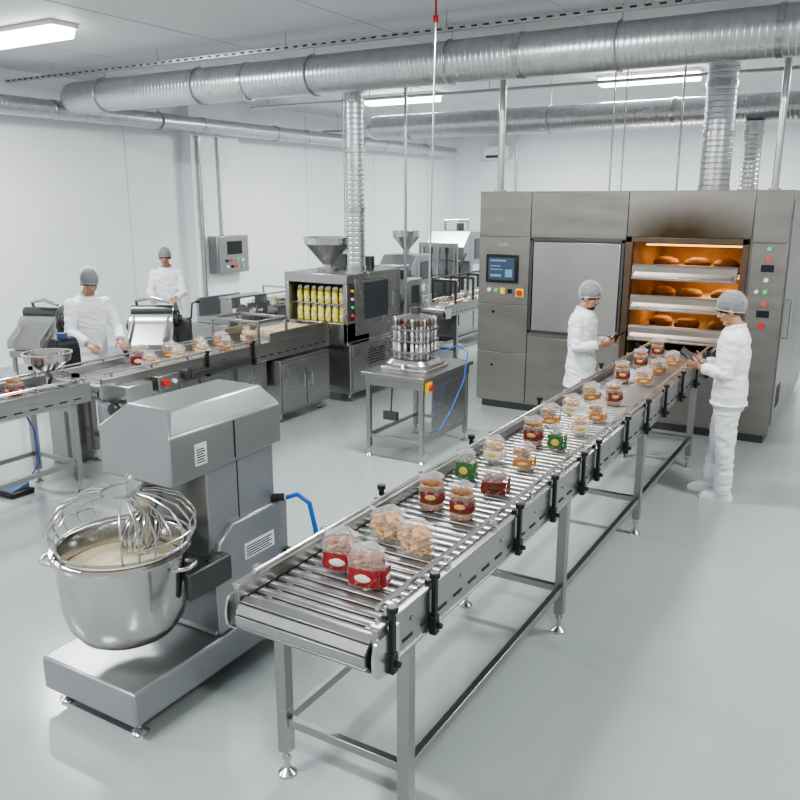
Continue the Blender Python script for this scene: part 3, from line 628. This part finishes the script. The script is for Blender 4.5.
for i in range(4):
    for j in range(6):
        if w0 is None:
            w0=solo('wafer',B().box(-.05,-.045,0,.05,.045,.09),cream,'cream wafer stack on steel tray','wafer',.006,'wafers on the tray'); w0.location=(-6.33,7.37,.921)
        else: dup(w0,(-6.33+i*.12,7.37+j*.105,.921),random.uniform(-.15,.15))
g2='packaged bread on the side conveyor'
for k,x,y in (('red',-6.0,2.9),('red',-6.22,3.1),('wht',-6.02,3.3),('red',-6.0,3.62),('red',-6.24,3.7),('jar',-6.02,3.92),
   ('wht',-6.0,5.35),('red',-6.24,5.45),('wht',-6.0,5.72),('org',-6.25,5.85),('wht',-6.0,6.06),('org',-6.22,6.25),('org',-6.0,6.42),('org',-6.25,6.6),('org',-6.0,6.82),('wht',-6.22,7.0)):
    put(k,x,y,.902,random.uniform(-.6,.6),1.15,g2)
dp=thing('depositor_machine','small black and steel depositor beside funnel','machine',(-6.68,4.95,0))
mk('stand',B().box(-6.80,4.75,0,-6.56,5.05,.9),steel,dp,bevel=.01)
mk('motor_block',B().box(-6.79,4.78,.9,-6.58,5.02,1.14).cyl((-6.68,4.78,1.14),(-6.68,5.02,1.14),.09,n=20),black,dp,bevel=.015)
mk('blue_cap',B().cyl((-6.68,4.9,1.22),(-6.68,4.9,1.27),.05,n=16),M('dark_blue',(.04,.10,.2),.4),dp)
fn=thing('steel_funnel','open steel funnel bowl on stand over conveyor','funnel',(-6.2,4.38,.96))
mk('funnel_bowl',B().lathe([(.04,1.0),(.04,1.04),(.19,1.14),(.20,1.20),(.212,1.20),(.212,1.212),(.19,1.212),(.18,1.15),(.03,1.05)],(-6.2,4.38,0),36),polish,fn)
b=B(); b.box(-6.47,4.365,.97,-6.40,4.395,1.06); b.box(-5.88,4.365,.97,-5.81,4.395,1.06); b.box(-6.47,4.365,1.03,-5.81,4.395,1.06)
mk('funnel_stand',b,steelL,fn)
fp=thing('foot_pedal','black foot pedal switch with blue cable on floor','pedal',(-6.34,4.02,0))
mk('pedal_base',B().box(-6.48,3.9,0,-6.2,4.12,.05),black,fp,bevel=.01); mk('pedal_top',B().prism([(3.92,.05),(4.1,.05),(4.1,.10)],'x',-6.44,-6.24),M('blue_grey_plastic',(.1,.18,.3),.4),fp,bevel=.004)
mk('cable',B().tube([(-6.34,4.12,.03),(-6.36,4.3,.2),(-6.38,4.3,.5),(-6.4,4.2,.75)],.007,8),blue,fp)
solo('power_cable',B().tube([(-5.72,4.9,.64),(-5.66,5.0,.40),(-5.62,5.2,.32),(-5.66,5.5,.40),(-5.70,5.7,.60),(-5.76,5.75,.76)],.010,8),black,'black power cable looped below transfer conveyor','cable')
# ---------------------------------------------------------------- slicers / second line
def slicer(loc,rz,label):
    r=thing('slicing_machine',label,'slicing machine',loc,rz,local=True)
    mk('stand',B().box(-.42,-.28,.62,.42,.28,.70),steel,r,bevel=.005); mk('lower_shelf',B().box(-.40,-.26,.16,.40,.26,.2),steel,r,bevel=.005)
    for x in (-.38,.38):
        for y in (-.24,.24): leg(r,x,y,.62,.045,.1)
    arc=[(.22-.0,.70)]+[(.02+.20*math.cos(math.radians(t)),.92+.20*math.sin(math.radians(t))) for t in range(0,181,20)]+[(-.24,.86),(-.26,.70)]
    mk('body',B().prism(arc,'x',-.36,.20),painted,r,bevel=.01)
    mk('feed_chute',B().prism([(-.46,.78),(-.44,.76),(-.10,1.0),(-.12,1.03)],'x',-.28,.12),steel,r,bevel=.004)
    mk('chute_wall',B().prism([(-.46,.76),(-.10,.98),(-.10,1.10),(-.46,.86)],'x',-.30,-.28),steelL,r); mk('chute_wall',B().prism([(-.46,.76),(-.10,.98),(-.10,1.10),(-.46,.86)],'x',.12,.14),steelL,r)
    mk('roller_drum',B().cyl((-.34,.02,1.14),(.18,.02,1.14),.07,n=24),steelD,r)
    mk('roller_drum',B().cyl((-.34,.16,1.10),(.18,.16,1.10),.05,n=20),steel,r)
    mk('round_blade',B().cyl((.205,-.02,1.05),(.215,-.02,1.05),.20,n=36),polish,r); mk('blade_cover',B().cyl((.215,-.02,1.05),(.25,-.02,1.05),.10,n=28).cyl((.25,-.02,1.05),(.28,-.02,1.05),.04,n=18),steelD,r)
    mk('gear_housing',B().box(.20,.0,.72,.36,.24,1.02),steelD,r,bevel=.015)
    mk('crank_handle',B().tube([(.30,.1,1.0),(.38,.1,1.04),(.40,.1,1.22),(.46,.1,1.24)],.012,8).ell((.47,.1,1.24),(.03,.022,.022)),black,r)
    mk('press_arm',B().tube([(-.30,.18,1.1),(-.30,.1,1.26),(-.05,-.04,1.31),(.15,-.04,1.25)],.022,10),steelL,r)
    mk('side_knob',B().cyl((-.36,.05,.95),(-.42,.05,.95),.06,n=18),black,r)
    return r
slicer((-8.85,6.35,0),math.radians(20),'grey roller slicing machine on steel stand near wall')
slicer((-7.85,7.20,0),math.radians(35),'bread slicing machine with round blade and chute')
r=thing('wrapping_machine','low stainless wrapping machine with round discs','wrapping machine',(-7.8,8.5,0))
mk('body',B().box(-8.15,8.05,.12,-7.5,9.0,.86),steelX,r,bevel=.01)
for y,z,q in ((8.3,.98,.15),(8.7,1.0,.13)): mk('disc',B().cyl((-7.5,y,z),(-7.44,y,z),q,n=28).cyl((-7.44,y,z),(-7.40,y,z),.04,n=16),steelL,r)
mk('upper_frame',B().box(-8.1,8.1,.86,-7.5,8.95,.95).box(-8.1,8.1,.95,-8.05,8.95,1.2).box(-7.7,8.15,.95,-7.5,8.2,1.2).box(-7.7,8.85,.95,-7.5,8.9,1.2).box(-7.72,8.15,1.2,-7.5,8.9,1.23),painted,r,bevel=.008)
btn_x(r,-7.5,8.9,.7,.03,red)
for x in (-8.08,-7.58):
    for y in (8.12,8.92): mk('foot',foot_mesh(x,y,.13),steelL,r)
r=thing('conveyor_belt','rear stainless conveyor with guide frames','conveyor',(-7.8,10.1,0))
conveyor(r,-8.1,-7.5,9.1,11.3,.95,(9.4,11.0),pitch=.07)
b=B()
for y in (9.5,10.1,10.7,11.2):
    for x in (-8.08,-7.52): b.box(x-.012,y-.012,1.0,x+.012,y+.012,1.25)
    b.box(-8.08,y-.012,1.23,-7.52,y+.012,1.255)
for x in (-8.08,-7.52): b.box(x-.01,9.5,1.1,x+.01,11.2,1.12)
mk('guide_frame',b,steelL,r)
for i in range(5): put('org' if i%2 else 'wht',-7.8+random.uniform(-.1,.1),9.5+i*.35,.952,random.uniform(-.5,.5),1.05,'packaged bread on the rear conveyor')
r=thing('control_panel','grey wall control panel with screen and buttons','control panel',(PX+.1,11.5,1.5))
mk('enclosure',B().box(PX,11.15,1.18,PX+.22,12.0,1.86),painted,r,bevel=.012)
q=PX+.22
px(r,'door',q,11.18,1.21,11.97,1.83,steel,.012); px(r,'display',q+.012,11.40,1.52,11.80,1.76,black,.006,.003)
for i in range(4):
    for j in range(2): btn_x(r,q+.012,11.38+i*.14,1.30+j*.11,.028,[white,black,redG,greenG][(i+j)%4])
def rearm(loc,w,d,h,label,name='processing_machine',hopper=False):
    r=thing(name,label,'machine',loc,0,local=True)
    mk('body',B().box(-w/2,-d/2,.1,w/2,d/2,h*.56),steel,r,bevel=.01)
    mk('deck_plate',B().box(-w/2-.02,-d/2-.02,h*.56,w/2+.02,d/2+.02,h*.58),steelL,r,bevel=.004)
    mk('upper_body',B().box(-w/2+.1,-d*.05,h*.58,w/2-.04,d/2-.06,h).prism([(-d*.05,h*.72),(-d*.05,h),(-d*.25,h*.86),(-d*.25,h*.74)],'x',-w/2+.1,w/2-.04),painted,r,bevel=.01)
    mk('plinth',B().box(-w/2+.04,-d/2+.04,0,w/2-.04,d/2-.04,.1),steelD,r)
    px(r,'door',w/2,-d/2+.06,.15,-.02,h*.52,steelX,.012); px(r,'door',w/2,.02,.15,d/2-.06,h*.52,steelX,.012)
    px(r,'window',w/2-.04,d*.08,h*.74,d/2-.16,h*.93,glassD,.01,0); py(r,'front_panel',-d/2,-w/2+.06,.2,w/2-.06,h*.5,steelX,.012)
    px(r,'data_plate',w/2-.04,d*.02,h*.62,d*.22,h*.69,M('label_white',(.75,.75,.75),.4),.006,0)
    btn_x(r,w/2-.04,d/2-.12,h*.66,.03,red); btn_x(r,w/2-.04,d/2-.22,h*.66,.025,greenG)
    for i in range(5):
        x=-w/2+.16+i*(w-.3)/4
        mk('piston',B().cyl((x,-d*.36,h*.58),(x,-d*.36,h*.66),.035,n=12).cyl((x,-d*.36,h*.66),(x,-d*.36,h*.84),.02,n=12).cyl((x,-d*.36,h*.80),(x,-d*.36,h*.86),.032,n=12),[steelL,steelD][i%2],r)
    mk('piston_bridge',B().box(-w/2+.08,-d*.36-.03,h*.86,w/2-.08,-d*.36+.03,h*.90).box(-w/2+.08,-d*.36-.02,h*.58,-w/2+.11,-d*.36+.02,h*.86).box(w/2-.11,-d*.36-.02,h*.58,w/2-.08,-d*.36+.02,h*.86),steel,r,bevel=.004)
    mk('side_conduit',B().tube([(w/2+.02,-d*.45,.3),(w/2+.03,-d*.45,h*.7),(w/2-.02,-d*.2,h*.8)],.014,8),black,r)
    if hopper:
        mk('hopper',B().lathe([(.06,h),(.06,h+.08),(.24,h+.30),(.24,h+.38),(.255,h+.38),(.255,h+.395),(.23,h+.395),(.22,h+.31),(.04,h+.1)],(0,d*.2,0),32),steelL,r)
    else:
        mk('valve_pipes',B().tube([(-.2,d*.1,h),(-.2,d*.1,h+.18),(.1,d*.1,h+.18),(.1,d*.35,h+.18),(.1,d*.35,h)],.03,10),steelL,r)
        mk('top_motor',B().cyl((.15,d*.05,h),(.15,d*.05,h+.14),.07,n=20),steelD,r)
    return r
rearm((-7.15,12.0,0),.8,1.0,1.6,'stainless filling machine with small hopper',hopper=True,name='filling_machine')
rearm((-7.0,13.6,0),.95,1.4,1.95,'tall stainless processing cabinet with pipes')
rearm((-6.40,10.45,0),.75,.9,1.35,'low stainless machine with viewing panels')
r=thing('conveyor_belt','short stainless conveyor beside rear machines','conveyor',(-5.7,11.9,0))
conveyor(r,-5.94,-5.48,10.5,13.4,.92,(10.9,13.1),pitch=.07)
b=B()
for y in (10.9,11.5,12.1,12.7):
    b.box(-5.93,y,.98,-5.90,y+.03,1.3); b.box(-5.54,y,.98,-5.51,y+.03,1.3); b.box(-5.93,y,1.3,-5.51,y+.03,1.33); b.cyl((-5.72,y+.015,1.12),(-5.72,y+.015,1.3),.03,n=10)
b.box(-5.93,10.9,1.33,-5.90,12.73,1.35)
mk('nozzle_frame',b,steelD,r)
for i in range(4): put('crk' if i%2 else 'wht',-5.71,10.85+i*.5,.922,random.uniform(-.3,.3),1.,'packaged bread on the rear conveyor')
# ---------------------------------------------------------------- people
def remesh(name,b,mats,parent,vox,label=None,smooth=2,folds=None):
    o=mk(name,b,mats,parent,label)
    m=o.modifiers.new('r','REMESH'); m.mode='VOXEL'; m.voxel_size=vox
    if smooth:
        s=o.modifiers.new('s','SMOOTH'); s.factor=.5; s.iterations=smooth
    bpy.context.view_layer.update()
    dg=bpy.context.evaluated_depsgraph_get()
    me=bpy.data.meshes.new_from_object(o.evaluated_get(dg))
    o.modifiers.clear(); old=o.data; o.data=me; bpy.data.meshes.remove(old)
    if folds:
        ns=[v.normal.copy() for v in me.vertices]
        for v,n in zip(me.vertices,ns):
            p=v.co
            a=noise.noise(V((p.x*5+p.z*3,p.y*5,p.z*9+p.x*5)))
            c=1-abs(noise.noise(V((p.x*8-p.z*5,p.y*8+p.z*4,p.z*16+7))))*2
            v.co=p+n*(folds*(.5*a+.6*c-.15))
    me.polygons.foreach_set('use_smooth',[True]*len(me.polygons))
    return o
def hand(b,w,d,nrm,side,curl):
    w=V(w); d=V(d).normalized(); nrm=V(nrm); nrm=(nrm-d*nrm.dot(d)).normalized(); l=d.cross(nrm)*side
    Rm=Matrix((l,d,nrm)).transposed()
    b.ell(w+d*.05,(.041,.055,.016),Rm,n=14,m=10); b.tube([w-d*.04,w+d*.02],[.027,.025],10)
    for i,(lf,off) in enumerate(((.92,-.030),(1.05,-.010),(1.0,.010),(.80,.029))):
        p=w+d*(.085-abs(i-1.3)*.004)+l*(-off); pts=[p-d*.02,p]; ang=0
        for k,sl in enumerate((.038,.026,.020)):
            ang+=curl*(.7,.9,.6)[k]; dd=d*math.cos(ang)+nrm*math.sin(ang); p=p+dd*sl*lf; pts.append(p.copy())
        b.tube(pts,[.0095,.0095,.009,.008,.0065],8)
    p=w+d*.025+l*.030; t1=(l*.75+d*.65+nrm*.25).normalized(); t2=(l*.25+d*.85+nrm*(.3+.4*curl)).normalized()
    b.tube([p-l*.015,p+t1*.035,p+t1*.035+t2*.028,p+t1*.035+t2*.05],[.013,.012,.010,.008],8)
def person(label,loc,face,H,arms,lean=0.,pitch=.3,turn=0.,skin=skinA,coat_len=.80,stance=(.10,.10),step=(0,0),beard=False):
    S=H/1.765
    r=thing('person',label,'person',loc,math.atan2(-face[0],face[1]),local=True)
    lr=math.radians(lean)
    def bend(p):
        p=V(p); k=max(0,min(1,(p.z-.88)/.22)); 
        q=V((0,0,.92)); return Matrix.Rotation(-lr*k,3,'X')@(p-q)+q
    def torso(off,z0,top):
        b=B(); rs=[(.86,.16,.115),(.92,.168,.12),(1.0,.156,.113),(1.1,.146,.105),(1.25,.165,.115),(1.36,.174,.112),(1.42,.146,.097),(1.455,.100,.078),(1.485,.066,.064),(1.52,.054,.056)]
        out=[]
        if z0<.86:
            out.append((0,0,z0,.180+off,.135+off)); out.append((0,0,(z0+.86)/2,.17+off,.128+off))
        for z,rx,ry in rs:
            if z<=top: out.append((0,0,z,rx+off,ry+off))
        b.rings(out,28,2.3); b.v=[bend(v) for v in b.v]; return b
    def arm(b,off,s,to=1.):
        e,w=V(arms[s][0]),V(arms[s][1]); sh=bend((s*.166,0,1.385)); w2=e+(w-e)*to
        b.ell(sh,(.054+off,.054+off,.056+off),n=14,m=8)
        b.tube([sh,sh+(e-sh)*.5,e,e+(w2-e)*.35,w2],[.049+off,.043+off,.038+off,.037+off,.027+off*(1.35 if off else 1)],12)
        b.ell(e,(.037+off,)*3,n=12,m=8)
    b=torso(-.006,.86,1.6)
    for s in (-1,1):
        arm(b,-.003,s)
        a=arms[s]; hand(b,a[1],a[2],a[3],s,a[-1])
        fx=s*stance[0]; fy=step[0 if s<0 else 1]
        b.tube([(s*.085,0,.93),(s*.09,fy*.3,.70),(s*.10*.5+fx*.5,fy*.6,.48),(fx,fy*.9,.28),(fx,fy,.05)],[.085,.070,.050,.045,.028],14)
        b.ell((fx,fy+.055,.032),(.028,.09,.020),n=14,m=8)
    hp_=bend((0,0,1.50)); HM=Matrix.Translation(hp_)@Matrix.Rotation(turn,4,'Z')@Matrix.Rotation(-lr-pitch,4,'X')
    b.xf=HM
    b.tube([(0,-.005,-.04),(0,.0,.03),(0,.012,.09)],[.056,.052,.05],14)
    b.ell((0,.005,.165),(.074,.093,.10)); b.ell((0,.035,.105),(.058,.062,.078)); b.ell((0,.075,.045),(.028,.022,.02)); b.ell((0,.055,.055),(.045,.035,.025))
    b.tube([(0,.088,.150),(0,.112,.118),(0,.100,.108)],[.009,.014,.011],10); b.ell((.012,.098,.112),(.009,.01,.008)); b.ell((-.012,.098,.112),(.009,.01,.008))
    b.ell((0,.088,.168),(.05,.012,.010)); b.ell((0,.092,.084),(.022,.011,.006)); b.ell((0,.090,.073),(.020,.011,.006))
    for s in (-1,1): b.ell((s*.077,.0,.125),(.009,.020,.031),Matrix.Rotation(s*.3,3,'Z')); b.ell((s*.038,.062,.115),(.022,.022,.02))
    b.xf=None
    remesh('body',b,[skin],r,.0055,smooth=1)
    def hp(nm,bb,m,lb=None):
        bb.v=[HM@v for v in bb.v]; return mk(nm,bb,m,r,lb)
    for s in (-1,1):
        e=hp('eye',B().ell((s*.028,.0915,.147),(.012,.006,.006),n=12,m=8),white); 
        bb=B().ell((s*.028,.0965,.147),(.006,.003,.006),n=10,m=6); bb.v=[HM@v for v in bb.v]; mk('iris',bb,black,e)
        hp('eyebrow',B().tube([(s*.012,.101,.164),(s*.03,.100,.170),(s*.048,.088,.165)],[.003,.004,.0025],6),hair)
    hp('mouth',B().tube([(-.022,.096,.078),(0,.104,.079),(.022,.096,.078)],[.002,.0045,.002],6),M('lips',(.35,.13,.11),.5))
    T=Matrix.Rotation(math.radians(27),3,'X')
    hp('hair',B().ell((0,-.006,.168),(.082,.103,.108),T,n=28,m=12,a0=-32),hair)
    bb=B().ell((0,-.016,.178),(.095,.119,.122),T,n=56,m=24,a0=-24); c=V((0,-.016,.178))
    for v in bb.v:
        q=(v-c).normalized(); az=math.atan2(q.x,q.y); k=1-abs(q.z)
        v+=q*.003*k*math.sin(az*19)+q*.004*math.sin(q.x*9+q.z*11)*math.cos(q.y*8)
    rim=[T@V((math.cos(a)*.087,math.sin(a)*.109,-.049))+c for a in [2*math.pi*i/32 for i in range(32)]]
    bb.tube(rim,.004,6,True)
    hp('hairnet',bb,net,'translucent white disposable mesh hairnet')
    if beard:
        bb=B(); bb.ell((0,.062,.048),(.042,.042,.028),n=16,m=8); bb.ell((0,.096,.092),(.022,.010,.004),n=12,m=6)
        hp('beard',bb,hair)
    b=torso(.018,coat_len,1.495)
    for s in (-1,1): arm(b,.015,s,.90)
    ct=remesh('coat',b,[cloth],r,.009,'white cotton work coat',2,.015)
    b=B(); cc=bend((0,0,1.475))
    for s in (-1,1):
        b.tube([cc+V((s*math.sin(a)*.078,.012-math.cos(a)*.082,.026-.07*(a/2.8)**3)) for a in [i*.28 for i in range(11)]],[.017]*9+[.015,.009],8,sc=(1.5,.5))
    mk('collar',b,cloth,ct)
    b=B().rings([(0,0,.80,.155,.12),(0,0,.90,.166,.120),(0,0,1.0,.156,.114)],24,2.3)
    for s in (-1,1):
        fx=s*stance[0]; fy=step[0 if s<0 else 1]
        b.tube([(s*.08,0,.90),(s*.09,fy*.3+.005,.70),(s*.05+fx*.5,fy*.6+.01,.48),(fx,fy*.9,.28),(fx,fy+.005,.065)],[.102,.091,.075,.070,.070],16)
    remesh('trousers',b,[cloth2],r,.009,'white cotton trousers',2,.014)
    for s in (-1,1):
        fx=s*stance[0]; fy=step[0 if s<0 else 1]
        b=B().rings([(fx,fy+.055,0,.044,.135),(fx,fy+.055,.02,.048,.14),(fx,fy+.05,.045,.046,.13),(fx,fy+.04,.068,.042,.11),(fx,fy+.01,.095,.038,.07)],24,2.4)
        mk('shoe',b,M('white_shoe',(.78,.78,.78),.5),r)
    r.scale=(S,S,S)
    return r
def tabarms(y=.235,z=1.15,sx=.125):
    return {-1:((-.225,.03,1.125),(-sx,y,z),(.10,.95,.22),(.75,-.1,.65),.55),1:((.225,.03,1.125),(sx,y,z),(-.10,.95,.22),(-.75,-.1,.65),.55)}
P4=person('worker in white coat, trousers and hairnet holding tablet beside conveyor',(-1.0,7.10,0),(-.97,-.08),1.76,tabarms(),pitch=.38,coat_len=.84,stance=(.10,.1),step=(-.03,.09))
P3=person('worker in white coat and hairnet reading tablet between oven and conveyor',(-2.52,7.78,0),(.92,-.05),1.72,tabarms(z=1.17),pitch=.42,coat_len=.70,skin=skinA,step=(0,.05),beard=True)
P1=person('worker in white coat and hairnet leaning over conveyor packs',(-7.2,5.60,0),(.97,-.30),1.84,{-1:((-.24,.18,1.14),(-.16,.42,1.04),(.1,.9,-.25),(.1,-.2,-1),.5),1:((.24,.18,1.14),(.16,.42,1.04),(-.1,.9,-.25),(-.1,-.2,-1),.5)},lean=9,pitch=.35,skin=skinB)
P2=person('worker in white coat and hairnet operating slicing machine',(-9.15,8.60,0),(.62,-.78),1.84,{-1:((-.23,.12,1.13),(-.15,.36,1.08),(.1,.9,-.1),(.1,-.2,-1),.5),1:((.23,.12,1.13),(.15,.36,1.08),(-.1,.9,-.1),(-.1,-.2,-1),.5)},lean=6,pitch=.2,skin=skinB)
def tablet(P,y,z,label):
    S=P.scale[0]; rz=P.rotation_euler[2]
    w=V(P.location)+Matrix.Rotation(rz,3,'Z')@V((0,y*S,z*S))
    r=thing('tablet_computer',label,'tablet',w,rz,local=True)
    b=B(); b.xf=Matrix.Rotation(math.radians(38),4,'X'); b.box(-.13,-.09,-.006,.13,.09,.006)
    mk('casing',b,black,r,bevel=.004)
    b=B(); b.xf=Matrix.Rotation(math.radians(38),4,'X'); b.box(-.115,-.078,.006,.115,.078,.0075)
    mk('screen',b,M('dark_screen',(.03,.035,.05),.3,emit=.1),r)
tablet(P4,.345,1.215,'black tablet held in both hands beside conveyor')
tablet(P3,.345,1.235,'black tablet held in both hands near oven')
# ---------------------------------------------------------------- world + camera
w=bpy.data.worlds.new('world'); SC.world=w; w.use_nodes=True
bg=w.node_tree.nodes['Background']; bg.inputs[0].default_value=(.96,.98,1,1); bg.inputs[1].default_value=.62
SC.view_settings.look='AgX - Medium High Contrast'
cd=bpy.data.cameras.new('camera'); cd.sensor_width=36; cd.lens=36*807/800; cd.clip_end=100
co=bpy.data.objects.new('camera',cd); COL.objects.link(co); co.location=(0,0,2.5)
co.rotation_euler=(math.radians(90-13.9),0,math.radians(30.8)); SC.camera=co
